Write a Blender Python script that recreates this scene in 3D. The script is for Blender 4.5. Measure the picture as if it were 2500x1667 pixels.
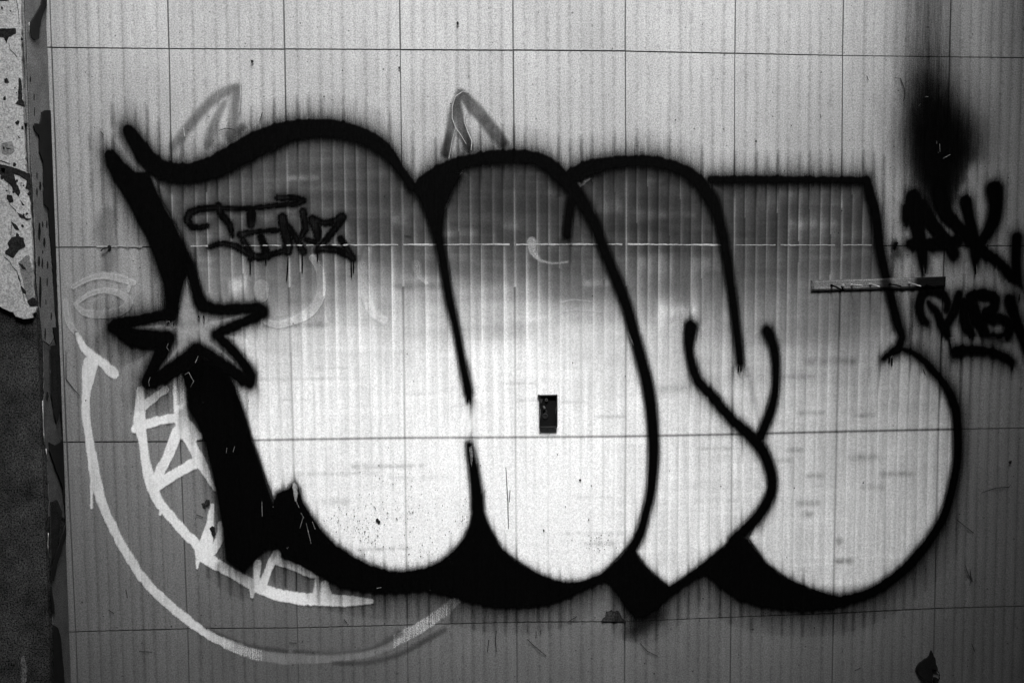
import bpy, math, random
import numpy as np
random.seed(7); RNG = np.random.RandomState(11)
for o in list(bpy.data.objects): bpy.data.objects.remove(o)
S = bpy.context.scene
COL = S.collection

# ------------------------------------------------------------------ camera
CAM_H, CAM_D = 1.55, 3.16
YAW, PITCH, ROLL = 0.06341, -0.07124, -0.00452
F_ = np.array([math.sin(YAW)*math.cos(PITCH), math.cos(YAW)*math.cos(PITCH), math.sin(PITCH)])
R0 = np.array([math.cos(YAW), -math.sin(YAW), 0.0]); U0 = np.cross(R0, F_)
R_ = R0*math.cos(ROLL) + U0*math.sin(ROLL); U_ = -R0*math.sin(ROLL) + U0*math.cos(ROLL)
from mathutils import Matrix, Vector
cd = bpy.data.cameras.new('camera'); cd.sensor_width = 36; cd.lens = 35; cd.clip_start = 0.05; cd.clip_end = 200
cam = bpy.data.objects.new('camera', cd); COL.objects.link(cam)
cam.matrix_world = Matrix(((R_[0], U_[0], -F_[0], 0), (R_[1], U_[1], -F_[1], -CAM_D), (R_[2], U_[2], -F_[2], CAM_H), (0, 0, 0, 1)))
S.camera = cam
# ------------------------------------------------------------------ light
SUN_EL, SUN_AZ = 60, 177          # degrees; azimuth the light comes from, 180 = straight in front of the wall
w = bpy.data.worlds.new('World'); S.world = w; w.use_nodes = True
nt = w.node_tree; bg = nt.nodes['Background']
sky = nt.nodes.new('ShaderNodeTexSky'); sky.sky_type = 'NISHITA'; sky.sun_disc = False
sky.sun_elevation = math.radians(SUN_EL); sky.sun_rotation = math.radians(SUN_AZ)
bw = nt.nodes.new('ShaderNodeRGBToBW')       # the photograph is black and white: a neutral grey sky
nt.links.new(sky.outputs[0], bw.inputs[0]); nt.links.new(bw.outputs[0], bg.inputs[0]); bg.inputs[1].default_value = 0.15
sl = bpy.data.lights.new('sun', 'SUN'); sl.energy = 1.5; sl.angle = math.radians(24); sl.color = (1, 1, 1)
sun = bpy.data.objects.new('sun', sl); COL.objects.link(sun)
a, e = math.radians(SUN_AZ), math.radians(SUN_EL)
dirv = Vector((math.sin(a)*math.cos(e), math.cos(a)*math.cos(e), math.sin(e)))
sun.rotation_euler = dirv.to_track_quat('Z', 'Y').to_euler()
S.view_settings.view_transform = 'Standard'; S.view_settings.look = 'None'
S.view_settings.exposure = 2.82; S.view_settings.gamma = 1.0; S.view_settings.use_curve_mapping = False
S.cycles.transparent_max_bounces = 24

# ------------------------------------------------------------------ helpers
FPX = 35/36*2500
def ray(u, v):
    u = np.asarray(u, float); v = np.asarray(v, float)
    return F_ + ((u-1250)/FPX)[..., None]*R_ - ((v-833.5)/FPX)[..., None]*U_
def at(u, v, y=0.0):                 # a traced point laid onto the plane y = const
    d = ray(u, v); t = (y + CAM_D)/d[..., 1]
    return d[..., 0]*t, CAM_H + d[..., 2]*t
def at_side(u, v, x):                # ... onto the pillar's side face x = const
    d = ray(u, v); t = x/d[..., 0]
    return -CAM_D + d[..., 1]*t, CAM_H + d[..., 2]*t
def to_px(X, Z, y=0.0):
    vx, vy, vz = X, y + CAM_D, Z - CAM_H
    dep = vx*F_[0] + vy*F_[1] + vz*F_[2]
    return 1250 + FPX*(vx*R_[0] + vy*R_[1] + vz*R_[2])/dep, 833.5 - FPX*(vx*U_[0] + vy*U_[1] + vz*U_[2])/dep
MM = CAM_D/FPX                       # metres per traced unit on the wall
def lin(v):
    v = np.asarray(v, float)/255.0
    return np.where(v <= 0.04045, v/12.92, ((v+0.055)/1.055)**2.4)

def mat(name): 
    m = bpy.data.materials.new(name); m.use_nodes = True
    n = m.node_tree; b = n.nodes['Principled BSDF']
    return m, n, b
def N(n, t, **kw):
    x = n.nodes.new(t)
    for k, v in kw.items(): setattr(x, k, v)
    return x
def math_(n, op, a, b=None, clamp=False):
    x = N(n, 'ShaderNodeMath', operation=op); x.use_clamp = clamp
    for i, s in enumerate((a, b)):
        if s is None: continue
        if isinstance(s, (int, float)): x.inputs[i].default_value = s
        else: n.links.new(s, x.inputs[i])
    return x.outputs[0]
def coords(n, scale=(1, 1, 1)):
    g = N(n, 'ShaderNodeNewGeometry'); mp = N(n, 'ShaderNodeMapping'); mp.inputs['Scale'].default_value = scale
    n.links.new(g.outputs['Position'], mp.inputs[0]); return mp.outputs[0]
def noise(n, vec, scale, detail=2.0, rough=0.5):
    x = N(n, 'ShaderNodeTexNoise'); n.links.new(vec, x.inputs['Vector'])
    x.inputs['Scale'].default_value = scale; x.inputs['Detail'].default_value = detail; x.inputs['Roughness'].default_value = rough
    return x.outputs[0]
def remap(n, s, a, b, c, d):
    x = N(n, 'ShaderNodeMapRange'); n.links.new(s, x.inputs[0])
    for i, q in enumerate((a, b, c, d)): x.inputs[i+1].default_value = q
    return x.outputs[0]
def attr(n, name):
    x = N(n, 'ShaderNodeAttribute'); x.attribute_name = name; return x.outputs['Fac']
GRAIN = 0.28
def grain(n, amt=GRAIN):             # gritty, dusty surface speckle
    v = coords(n)
    a1 = noise(n, v, 240, 0.0); a2 = noise(n, v, 430, 0)
    s = math_(n, 'ADD', math_(n, 'MULTIPLY', a1, 0.6), math_(n, 'MULTIPLY', a2, 0.4))
    return remap(n, s, 0.32, 0.68, 1-amt, 1+amt)
def setcol(n, b, s): n.links.new(s, b.inputs['Base Color'])

def tile_material():
    m, n, b = mat('glazed_tile')
    big = remap(n, noise(n, coords(n), 1.6, 3), 0.3, 0.7, 0.90, 1.10)
    streak = remap(n, noise(n, coords(n, (60, 60, 1.6)), 1, 2), 0.3, 0.7, 0.94, 1.05)
    fine = remap(n, noise(n, coords(n, (9, 9, 2.0)), 4, 4), 0.3, 0.7, 0.93, 1.07)
    gr = attr(n, 'groove')
    gn = remap(n, noise(n, coords(n, (28, 28, 1.2)), 1, 2), 0.3, 0.7, 0.02, 0.26)
    groove = math_(n, 'SUBTRACT', 1.0, math_(n, 'MULTIPLY', gr, gn))
    oi = N(n, 'ShaderNodeObjectInfo'); rnd = remap(n, oi.outputs['Random'], 0, 1, 0.95, 1.05)
    g = N(n, 'ShaderNodeNewGeometry'); sep = N(n, 'ShaderNodeSeparateXYZ'); n.links.new(g.outputs['Position'], sep.inputs[0])
    dirt_falloff = remap(n, math_(n, 'ADD', sep.outputs['Z'], math_(n, 'MULTIPLY', noise(n, coords(n, (3, 3, 1)), 1, 3), 0.5)), 0.45, 2.6, DIRT_FALLOFF_LOW, 1.0)  # dirt plus painted light falloff, darker toward the foot of the wall
    v = math_(n, 'MULTIPLY', big, streak)
    for k in (fine, groove, rnd, dirt_falloff, grain(n)): v = math_(n, 'MULTIPLY', v, k)
    spots = math_(n, 'GREATER_THAN', noise(n, coords(n), 95, 0), 0.815)
    v = math_(n, 'MULTIPLY', v, math_(n, 'SUBTRACT', 1.0, math_(n, 'MULTIPLY', spots, 0.6)))
    setcol(n, b, math_(n, 'MULTIPLY', v, TILE_ALB)); b.inputs['Roughness'].default_value = 0.55
    b.inputs['Specular IOR Level'].default_value = 0.12
    return m
TILE_ALB, DIRT_FALLOFF_LOW = 0.352, 0.34
def plain(name, alb, rough=0.8, spec=0.1, amt=0.3, blotch=0.25, scale=14, metal=0.0):
    m, n, b = mat(name)
    v = math_(n, 'MULTIPLY', remap(n, noise(n, coords(n), scale, 5, 0.65), 0.3, 0.7, 1-blotch, 1+blotch), grain(n, amt))
    setcol(n, b, math_(n, 'MULTIPLY', v, alb)); b.inputs['Roughness'].default_value = rough
    b.inputs['Specular IOR Level'].default_value = spec; b.inputs['Metallic'].default_value = metal
    return m
def sprayed(name, shade=None, rough=0.55, spec=0.08, amt=0.25, edge=0.5, tone=1.0):
    """spray paint film: attribute 'cover' = coverage, optional attribute 'shade' = colour value"""
    m, n, b = mat(name)
    c = attr(n, 'cover')
    v = coords(n); a1 = noise(n, v, 420, 1)
    st = noise(n, coords(n, (420, 420, 12)), 1, 2)
    nn = math_(n, 'SUBTRACT', math_(n, 'ADD', math_(n, 'MULTIPLY', a1, 0.55), math_(n, 'MULTIPLY', st, 0.45)), 0.5)
    band = math_(n, 'MULTIPLY', math_(n, 'MULTIPLY', c, math_(n, 'SUBTRACT', 1.0, c)), 4*edge*2.2)
    al = math_(n, 'ADD', c, math_(n, 'MULTIPLY', nn, band), clamp=True)
    n.links.new(al, b.inputs['Alpha'])
    col = math_(n, 'MULTIPLY', grain(n, amt), attr(n, 'shade') if shade is None else shade)
    setcol(n, b, math_(n, 'MULTIPLY', col, tone)); b.inputs['Roughness'].default_value = rough
    b.inputs['Specular IOR Level'].default_value = spec
    return m

def link_mesh(name, verts, faces, material, parent=None, smooth=False):
    me = bpy.data.meshes.new(name); me.from_pydata([tuple(map(float, p)) for p in verts], [], faces); me.update()
    if smooth: me.polygons.foreach_set('use_smooth', [True]*len(me.polygons))
    o = bpy.data.objects.new(name, me); COL.objects.link(o); me.materials.append(material)
    if parent: o.parent = parent
    return o
def empty(name, loc=(0, 0, 0)):
    o = bpy.data.objects.new(name, None); o.empty_display_size = 0.1; o.location = loc; COL.objects.link(o); return o
def tag(o, label=None, cat=None, group=None, kind=None):
    if label: o['label'] = label
    if cat: o['category'] = cat
    if group: o['group'] = group
    if kind: o['kind'] = kind
    return o
def adopt(child, parent):            # parent keeping the child's place
    child.parent = parent; child.matrix_parent_inverse = Matrix.Translation(-Vector(parent.location)); return child
def box(name, x0, x1, y0, y1, z0, z1, m, parent=None, bev=0.0):
    v = [(x, y, z) for x in (x0, x1) for y in (y0, y1) for z in (z0, z1)]
    f = [(0, 1, 3, 2), (4, 6, 7, 5), (0, 4, 5, 1), (2, 3, 7, 6), (0, 2, 6, 4), (1, 5, 7, 3)]
    o = link_mesh(name, v, f, m)
    if bev:
        md = o.modifiers.new('bevel', 'BEVEL'); md.width = bev; md.segments = 2
    if parent: adopt(o, parent)
    return o
def prism(name, pts, y_back, thick, m, parent=None, axis='y', px=True):
    """irregular outline, given a real thickness. axis 'y': lies on a plane y = const, 'x': on the pillar's side"""
    u = np.array([p[0] for p in pts], float); v = np.array([p[1] for p in pts], float)
    if axis == 'y':
        X, Z = at(u, v, y_back)
        A = [(x, y_back, z) for x, z in zip(X, Z)]; B = [(x, y_back - thick, z) for x, z in zip(X, Z)]
    else:
        Y, Z = at_side(u, v, y_back)
        Y = np.clip(Y, -0.149, -0.001)
        A = [(y_back, y, z) for y, z in zip(Y, Z)]; B = [(y_back + thick, y, z) for y, z in zip(Y, Z)]
    k = len(pts)
    ar = sum(u[i]*v[(i+1) % k] - u[(i+1) % k]*v[i] for i in range(k))
    idx = list(range(k)) if ar < 0 else list(range(k))[::-1]
    faces = [tuple(k + i for i in idx)] + [(idx[i], idx[(i+1) % k], k + idx[(i+1) % k], k + idx[i]) for i in range(k)]
    o = link_mesh(name, A + B, faces, m)
    if parent: adopt(o, parent)
    return o
def rough_outline(pts, step=6, amp=1.6, seed=0, closed=True):
    r = random.Random(seed); out = []
    for i in range(len(pts) if closed else len(pts)-1):
        a, b = pts[i], pts[(i+1) % len(pts)]
        L = math.hypot(b[0]-a[0], b[1]-a[1]); k = max(1, int(L/step))
        for j in range(k):
            t = j/k; out.append((a[0]+(b[0]-a[0])*t + r.uniform(-amp, amp), a[1]+(b[1]-a[1])*t + r.uniform(-amp, amp)))
    return out
def tube(name, P, r, m, parent=None, seg=8):
    P = [Vector(p) for p in P]; V = []; Fs = []
    rr = r if isinstance(r, (list, tuple)) else [r]*len(P)
    for i, p in enumerate(P):
        d = (P[min(i+1, len(P)-1)] - P[max(i-1, 0)]).normalized()
        ax = d.cross(Vector((0, 0, 1))); ax = ax.normalized() if ax.length > 1e-3 else Vector((1, 0, 0))
        bx = d.cross(ax)
        for k in range(seg):
            t = 2*math.pi*k/seg; V.append(p + (ax*math.cos(t) + bx*math.sin(t))*rr[i])
    for i in range(len(P)-1):
        for k in range(seg):
            a, b = i*seg+k, i*seg+(k+1) % seg; Fs.append((a, b, b+seg, a+seg))
    Fs.append(tuple(range(seg))[::-1]); Fs.append(tuple((len(P)-1)*seg + k for k in range(seg)))
    o = link_mesh(name, V, Fs, m, None, True)
    if parent: adopt(o, parent)
    return o
def disc(name, c, r, depth, m, parent=None, seg=14, inner=0.0):
    """short cylinder (or ring) whose axis points out of the wall"""
    V = []; Fs = []
    rings = [(r, 0), (r, -depth*0.7), (r*0.85, -depth)] + ([(inner, -depth), (inner, -depth*0.3)] if inner else [])
    for rad, dy in rings:
        for k in range(seg):
            t = 2*math.pi*k/seg; V.append((c[0]+rad*math.cos(t), c[1]+dy, c[2]+rad*math.sin(t)))
    for i in range(len(rings)-1):
        for k in range(seg):
            a, b = i*seg+k, i*seg+(k+1) % seg; Fs.append((a, b, b+seg, a+seg))
    Fs.append(tuple((len(rings)-1)*seg + k for k in range(seg)))
    o = link_mesh(name, V, Fs, m)
    if parent: adopt(o, parent)
    return o

M_tile = tile_material()
M_mortar = plain('joint_mortar', 0.075, 0.95, 0.02)
M_black = sprayed('black_spray_paint', 0.0014, amt=0.8, edge=0.6, spec=0.012, rough=0.7)
M_fill = sprayed('silver_spray_paint', None, amt=0.19, edge=0.3)
M_white = sprayed('white_roller_paint', None, amt=0.12, edge=1.0)
M_ghost = sprayed('faded_paint', None, amt=0.2, edge=0.15)
M_bead = plain('white_joint_filler', 0.30, 0.6, 0.1, 0.25, 0.45, 9)
M_blackhard = plain('dark_void', 0.002, 0.8, 0.02)
M_conc = plain('bare_concrete', 0.043, 0.95, 0.03, 0.9, 0.6, 11)
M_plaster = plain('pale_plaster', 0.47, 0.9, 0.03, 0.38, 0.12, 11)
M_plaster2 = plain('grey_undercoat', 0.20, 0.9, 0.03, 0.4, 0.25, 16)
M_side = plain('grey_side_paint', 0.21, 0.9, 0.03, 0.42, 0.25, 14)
M_chip = plain('exposed_cement', 0.022, 0.95, 0.02, 0.5, 0.4, 30)
M_flake = plain('dark_peeling_paint', 0.009, 0.6, 0.1, 0.5, 0.4, 22)
M_wood = plain('weathered_wood', 0.15, 0.8, 0.1, 0.4, 0.4, 40)
M_steel = plain('worn_steel', 0.30, 0.45, 0.3, 0.25, 0.3, 200, 0.3)
M_ground = plain('asphalt', 0.06, 0.9, 0.05, 0.4, 0.3, 6)
M_blocker = plain('dark_light_blocker', 0.05, 0.9, 0.02, 0.3, 0.3, 3)

# ------------------------------------------------------------------ tile grid
GA = {0: [(126,116),(413,119),(695,120.5),(977,121.7),(1253,123),(1526.5,125.3),(1793.9,131),(2057,136),(2318.4,139.3)],
      1: [(144,604),(422,603),(703.8,600.8),(983,599),(1256.6,598.5),(1528.6,598),(1792.3,600),(2053.8,599.7),(2305.6,600.8)],
      2: [(163,1079),(440.8,1077.6),(716,1072.5),(989,1068.4),(1259,1067),(1527.8,1064.8),(1787,1059.7),(2043,1053.3),(2290.8,1048)],
      3: [(185,1541.8),(458,1534),(726,1532),(994.6,1525),(1262,1518.4),(1525,1517),(1784,1506),(2034,1496.6),(2282,1485)]}
TW, TH, GX0, GZ0 = 0.35139, 0.60717, -1.19515*1.0, 0.6827
# ideal lattice, in wall metres
cs = []; 
for r, L in GA.items():
    for c, p in enumerate(L):
        X, Z = at(*p); cs.append((c, r, float(X), float(Z)))
cs = np.array(cs)
A_ = np.stack([np.ones(len(cs)), cs[:, 0]], 1); ax, bx_ = np.linalg.lstsq(A_, cs[:, 2], rcond=None)[0]
A_ = np.stack([np.ones(len(cs)), cs[:, 1]], 1); az, bz_ = np.linalg.lstsq(A_, cs[:, 3], rcond=None)[0]
RES = {(int(c), int(r)): (X-ax-bx_*c, Z-az-bz_*r) for c, r, X, Z in cs}
def corner(c, r):
    rr = RES[(min(max(c, 0), 8), min(max(r, 0), 3))]
    return ax + bx_*c + rr[0], az + bz_*r + rr[1]
def vline(X, Z):                     # column coordinate (float) of wall points, following the real joints
    r = (Z-az)/bz_; c = (X-ax)/bx_
    ci = np.clip(np.floor(c), 0, 7).astype(int); fc = np.clip(c-ci, -1, 2)
    ri = np.clip(np.floor(r), 0, 2).astype(int); fr = np.clip(r-ri, 0, 1)
    RX = np.zeros((9, 4)); RZ = np.zeros((9, 4))
    for (a, b), q in RES.items(): RX[a, b], RZ[a, b] = q
    def bil(T): 
        f = np.clip(fc, 0, 1)
        return (T[ci, ri]*(1-f)*(1-fr) + T[ci+1, ri]*f*(1-fr) + T[ci, ri+1]*(1-f)*fr + T[ci+1, ri+1]*f*fr)
    return (X - bil(RX) - ax)/bx_, (Z - bil(RZ) - az)/bz_
RIB_D = 0.0026
XE = float(at(144-12, 604)[0])       # pillar's side plane / inner corner of the wall

wall = empty('tiled_wall', (0, 0, 0))
tag(wall, 'pale wall of tall ribbed tiles in five visible rows, covered with graffiti', 'wall')
NC, RT, RB = 12, -2, 4
box('mortar_bed', XE-0.3, ax+bx_*NC, 0.0035, 0.16, 0.0, az+bz_*RT, M_mortar, wall)
def make_tile(c, r):
    P = [corner(c, r), corner(c+1, r), corner(c+1, r+1), corner(c, r+1)]   # tl tr br bl
    g = 0.0021
    if c == -1: P[0] = (XE, P[1][1]); P[3] = (XE, P[2][1])
    (x0, z0), (x1, z1), (x2, z2), (x3, z3) = P
    J = lambda: g + random.uniform(-.0007, .0006)
    x0 += J(); x3 += J(); x1 -= J(); x2 -= J(); z0 -= J(); z1 -= J(); z2 += J(); z3 += J()
    z3 = max(z3, 0.002); z2 = max(z2, 0.002)
    n = 10 if c >= 0 else 1
    ts = []; gs = []
    for k in range(n):
        for f, q in ((0.0, 1 if k else 0), (0.24, 0.1), (0.5, -0.25), (0.76, 0.1)): ts.append((k+f)/n); gs.append(q)
    ts.append(1.0); gs.append(0)
    lift = random.uniform(-0.0004, 0.0004); tl = random.uniform(-0.0005, 0.0005)
    V = []; G = []
    for t, q in zip(ts, gs):
        V.append((x0+(x1-x0)*t, q*RIB_D + lift, z0+(z1-z0)*t)); V.append((x3+(x2-x3)*t, q*RIB_D + lift + tl, z3+(z2-z3)*t)); G += [max(q, 0)]*2
    m = len(ts); Fs = [(2*i, 2*i+1, 2*i+3, 2*i+2) for i in range(m-1)]
    k0 = len(V)
    V += [(x0, 0.006, z0), (x1, 0.006, z1), (x2, 0.006, z2), (x3, 0.006, z3)]; G += [1]*4
    top = [2*i for i in range(m)]; bot = [2*i+1 for i in range(m)]
    Fs += [tuple([k0] + top + [k0+1]), tuple([k0+2] + bot[::-1] + [k0+3]), (k0, k0+3, 1, 0), (2*m-2, 2*m-1, k0+2, k0+1)]
    o = link_mesh('tile', V, Fs, M_tile, wall)
    at_ = o.data.attributes.new('groove', 'FLOAT', 'POINT'); at_.data.foreach_set('value', np.array(G, np.float32))
    return o
for r in range(RT, RB):
    for c in range(-1, NC): make_tile(c, r)

# ------------------------------------------------------------------ painted films
STEP = 0.0031
XS = np.arange(XE+0.004, 2.02, STEP); ZS = np.arange(0.16, 2.52, STEP)
GXX, GZZ = np.meshgrid(XS, ZS)
UU, VV = to_px(GXX, GZZ)
CC, RR = vline(GXX, GZZ)
ribf = (CC*10) % 1.0
GROOVE = np.exp(-((np.minimum(ribf, 1-ribf))/0.13)**2)
ribi = (np.floor(CC*10 + 0.5)).astype(int)
rowi = np.clip(np.floor(RR), -1, 3).astype(int) + 1
_amp = RNG.rand(200, 6)
GAMP = _amp[np.clip(ribi+20, 0, 199), rowi]
def vnoise(sx, sz, seed, oct=3):
    r = np.random.RandomState(seed); out = 0; tot = 0
    for o in range(oct):
        fx, fz = sx/2**o, sz/2**o
        nx, nz = int((XS[-1]-XS[0])/fx)+3, int((ZS[-1]-ZS[0])/fz)+3
        T = r.rand(nz, nx); gx = (GXX-XS[0])/fx; gz = (GZZ-ZS[0])/fz
        ix, iz = gx.astype(int), gz.astype(int); tx, tz = gx-ix, gz-iz; tx = tx*tx*(3-2*tx); tz = tz*tz*(3-2*tz)
        out = out + (T[iz, ix]*(1-tx)*(1-tz)+T[iz, ix+1]*tx*(1-tz)+T[iz+1, ix]*(1-tx)*tz+T[iz+1, ix+1]*tx*tz)*0.5**o; tot += 0.5**o
    return out/tot - 0.5
NZ1 = vnoise(0.03, 0.03, 1); NZ2 = vnoise(0.012, 0.25, 2); NZ3 = vnoise(0.2, 0.15, 3)
BIG = 1e3
def stroke(D, pts, r=None, close=False):
    """D = running distance field in traced units; pts = (u, v[, radius])"""
    q = [(p[0], p[1], (p[2] if len(p) > 2 else r)) for p in pts]
    # smooth the traced line (Catmull-Rom)
    P = np.array(q, float)
    if len(P) > 2:
        E = np.vstack([2*P[0]-P[1], P, 2*P[-1]-P[-2]]); out = []
        for i in range(1, len(E)-2):
            n = max(1, int(np.hypot(*(E[i+1]-E[i])[:2])/14))
            for j in range(n):
                t = j/n
                out.append(0.5*((2*E[i]) + (-E[i-1]+E[i+1])*t + (2*E[i-1]-5*E[i]+4*E[i+1]-E[i+2])*t*t + (-E[i-1]+3*E[i]-3*E[i+1]+E[i+2])*t**3))
        out.append(P[-1]); P = np.array(out)
    if len(P) == 1: P = np.vstack([P, P+[[0.01, 0, 0]]])
    for a, b in zip(P[:-1], P[1:]):
        mg = 70 + max(a[2], b[2])
        X0, Z0 = at(min(a[0], b[0])-mg, max(a[1], b[1])+mg); X1, Z1 = at(max(a[0], b[0])+mg, min(a[1], b[1])-mg)
        i0, i1 = np.searchsorted(XS, [X0, X1]); j0, j1 = np.searchsorted(ZS, [Z0, Z1])
        if i1 <= i0 or j1 <= j0: continue
        u = UU[j0:j1, i0:i1]; v = VV[j0:j1, i0:i1]
        dx, dy = b[0]-a[0], b[1]-a[1]; L2 = dx*dx+dy*dy+1e-9
        t = np.clip(((u-a[0])*dx+(v-a[1])*dy)/L2, 0, 1)
        d = np.hypot(u-a[0]-t*dx, v-a[1]-t*dy) - (a[2]+(b[2]-a[2])*t)
        np.minimum(D[j0:j1, i0:i1], d, out=D[j0:j1, i0:i1])
    return D
def polygon(D, pts):
    P = np.array(pts, float); ins = np.zeros(UU.shape, bool); dd = np.full(UU.shape, BIG)
    for a, b in zip(P, np.roll(P, -1, 0)):
        cond = ((a[1] > VV) != (b[1] > VV))
        with np.errstate(divide='ignore', invalid='ignore'):
            xi = (b[0]-a[0])*(VV-a[1])/((b[1]-a[1]) if b[1] != a[1] else 1e-9)+a[0]
        ins ^= cond & (UU < xi)
        dx, dy = b[0]-a[0], b[1]-a[1]; t = np.clip(((UU-a[0])*dx+(VV-a[1])*dy)/(dx*dx+dy*dy+1e-9), 0, 1)
        np.minimum(dd, np.hypot(UU-a[0]-t*dx, VV-a[1]-t*dy), out=dd)
    np.minimum(D, np.where(ins, -dd, dd), out=D); return D
def sst(x, a, b):
    t = np.clip((x-a)/(b-a), 0, 1); return t*t*(3-2*t)
def blank(): return np.full(UU.shape, BIG)
def sheet(name, cover, level, material, parent=None, shade=None, cut=0.045):
    """a thin skin of paint lying over the tiles, kept only where there is paint"""
    vis = cover > cut
    q = vis[:-1, :-1] | vis[1:, :-1] | vis[:-1, 1:] | vis[1:, 1:]
    jj, ii = np.nonzero(q)
    if len(jj) == 0: return None
    W_ = len(XS); idx = np.stack([jj*W_+ii, jj*W_+ii+1, (jj+1)*W_+ii+1, (jj+1)*W_+ii], 1)
    used, inv = np.unique(idx, return_inverse=True); inv = inv.reshape(idx.shape)
    co = np.empty((len(used), 3), np.float32)
    co[:, 0] = GXX.ravel()[used]; co[:, 2] = GZZ.ravel()[used]
    co[:, 1] = -(0.0011 + level*0.0004) - 0.0004 + 0.45*RIB_D*GROOVE.ravel()[used]
    me = bpy.data.meshes.new(name); n, k = len(used), len(idx)
    me.vertices.add(n); me.vertices.foreach_set('co', co.ravel())
    me.loops.add(4*k); me.loops.foreach_set('vertex_index', inv.astype(np.int32).ravel())
    me.polygons.add(k); me.polygons.foreach_set('loop_start', np.arange(0, 4*k, 4, dtype=np.int32))
    try: me.polygons.foreach_set('loop_total', np.full(k, 4, np.int32))
    except Exception: pass
    me.polygons.foreach_set('use_smooth', np.ones(k, bool)); me.update(calc_edges=True)
    A = me.attributes.new('cover', 'FLOAT', 'POINT'); A.data.foreach_set('value', cover.ravel()[used].astype(np.float32))
    if shade is not None:
        A = me.attributes.new('shade', 'FLOAT', 'POINT'); A.data.foreach_set('value', shade.ravel()[used].astype(np.float32))
    me.materials.append(material)
    o = bpy.data.objects.new(name, me); COL.objects.link(o)
    if parent: adopt(o, parent)
    return o

# ---- letter fills
L1 = [(370,400),(450,430),(531,405),(600,367),(695,326),(817,315),(900,340),(960,385),(1010,450),(1050,520),(1070,600),(1090,700),(1113,800),(1143,960),(1146,1075),(1155,1180),(1160,1240),(1131,1325),(1072,1380),(993,1402),(914,1392),(830,1345),(766,1280),(733,1210),(670,1220),(640,1140),(600,1020),(560,915),(600,930),(560,865),(530,820),(560,800),(640,765),(510,750),(480,700),(440,570),(395,490)]
L2 = [(1070,600),(1072,540),(1092,502),(1110,440),(1150,400),(1254,385),(1320,400),(1370,440),(1409,464),(1440,540),(1473,604),(1514,706),(1544,800),(1583,953),(1595,1106),(1588,1200),(1562,1302),(1520,1345),(1468,1402),(1391,1428),(1315,1402),(1226,1342),(1190,1275),(1160,1200),(1155,1180),(1146,1075),(1143,960),(1113,800),(1090,700)]
L3 = [(1409,464),(1480,405),(1580,395),(1675,425),(1737,490),(1764,575),(1790,740),(1806,890),(1855,1075),(1884,1169),(1844,1265),(1710,1380),(1634,1432),(1577,1382),(1545,1335),(1562,1302),(1588,1200),(1595,1106),(1583,953),(1544,800),(1514,706),(1473,604),(1440,540)]
L4 = [(1737,440),(2115,440),(2147,604),(2183,757),(2203,825),(2193,848),(2226,859),(2283,910),(2331,994),(2336,1119),(2299,1267),(2206,1390),(2104,1455),(2038,1458),(1933,1418),(1871,1375),(1828,1313),(1876,1222),(1884,1169),(1855,1075),(1806,890),(1790,740),(1764,575),(1737,490)]
STARP = [(457,670),(490,745),(640,757),(528,815),(605,925),(478,850),(368,930),(405,830),(270,795),(410,760)]
LETTERS = [polygon(blank(), p) for p in (L1, L2, L3, L4)]
INSIDE = np.minimum.reduce(LETTERS + [polygon(blank(), STARP)])
# fill tone with the silver's reflection painted in: dull above, bright white below
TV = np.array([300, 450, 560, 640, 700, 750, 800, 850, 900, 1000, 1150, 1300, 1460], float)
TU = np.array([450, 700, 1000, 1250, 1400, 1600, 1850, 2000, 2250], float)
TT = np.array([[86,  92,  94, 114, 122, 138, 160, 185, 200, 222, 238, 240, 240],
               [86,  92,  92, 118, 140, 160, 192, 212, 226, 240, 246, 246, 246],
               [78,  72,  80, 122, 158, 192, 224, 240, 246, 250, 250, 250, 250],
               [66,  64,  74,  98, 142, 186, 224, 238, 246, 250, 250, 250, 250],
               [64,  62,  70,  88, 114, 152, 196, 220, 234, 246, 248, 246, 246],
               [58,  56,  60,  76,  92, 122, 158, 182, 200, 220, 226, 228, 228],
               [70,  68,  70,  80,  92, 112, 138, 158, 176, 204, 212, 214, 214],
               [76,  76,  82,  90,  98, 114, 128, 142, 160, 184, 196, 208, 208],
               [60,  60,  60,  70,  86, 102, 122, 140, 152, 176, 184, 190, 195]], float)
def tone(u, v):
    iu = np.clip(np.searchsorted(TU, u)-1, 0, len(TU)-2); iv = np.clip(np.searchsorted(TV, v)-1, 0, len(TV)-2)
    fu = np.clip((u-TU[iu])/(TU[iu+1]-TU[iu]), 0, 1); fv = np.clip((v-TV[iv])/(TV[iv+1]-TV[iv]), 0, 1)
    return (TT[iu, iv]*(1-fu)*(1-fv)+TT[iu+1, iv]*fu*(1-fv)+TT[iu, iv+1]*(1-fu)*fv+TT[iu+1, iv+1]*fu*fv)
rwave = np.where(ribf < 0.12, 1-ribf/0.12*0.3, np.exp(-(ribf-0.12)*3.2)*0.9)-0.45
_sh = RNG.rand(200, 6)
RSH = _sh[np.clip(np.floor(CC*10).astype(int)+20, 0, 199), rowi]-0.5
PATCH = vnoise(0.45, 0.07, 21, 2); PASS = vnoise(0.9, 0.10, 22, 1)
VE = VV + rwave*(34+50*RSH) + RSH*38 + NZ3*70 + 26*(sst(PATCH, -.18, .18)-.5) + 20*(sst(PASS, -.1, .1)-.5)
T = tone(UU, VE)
up_ = 1-sst(VV, 560, 760)
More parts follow.
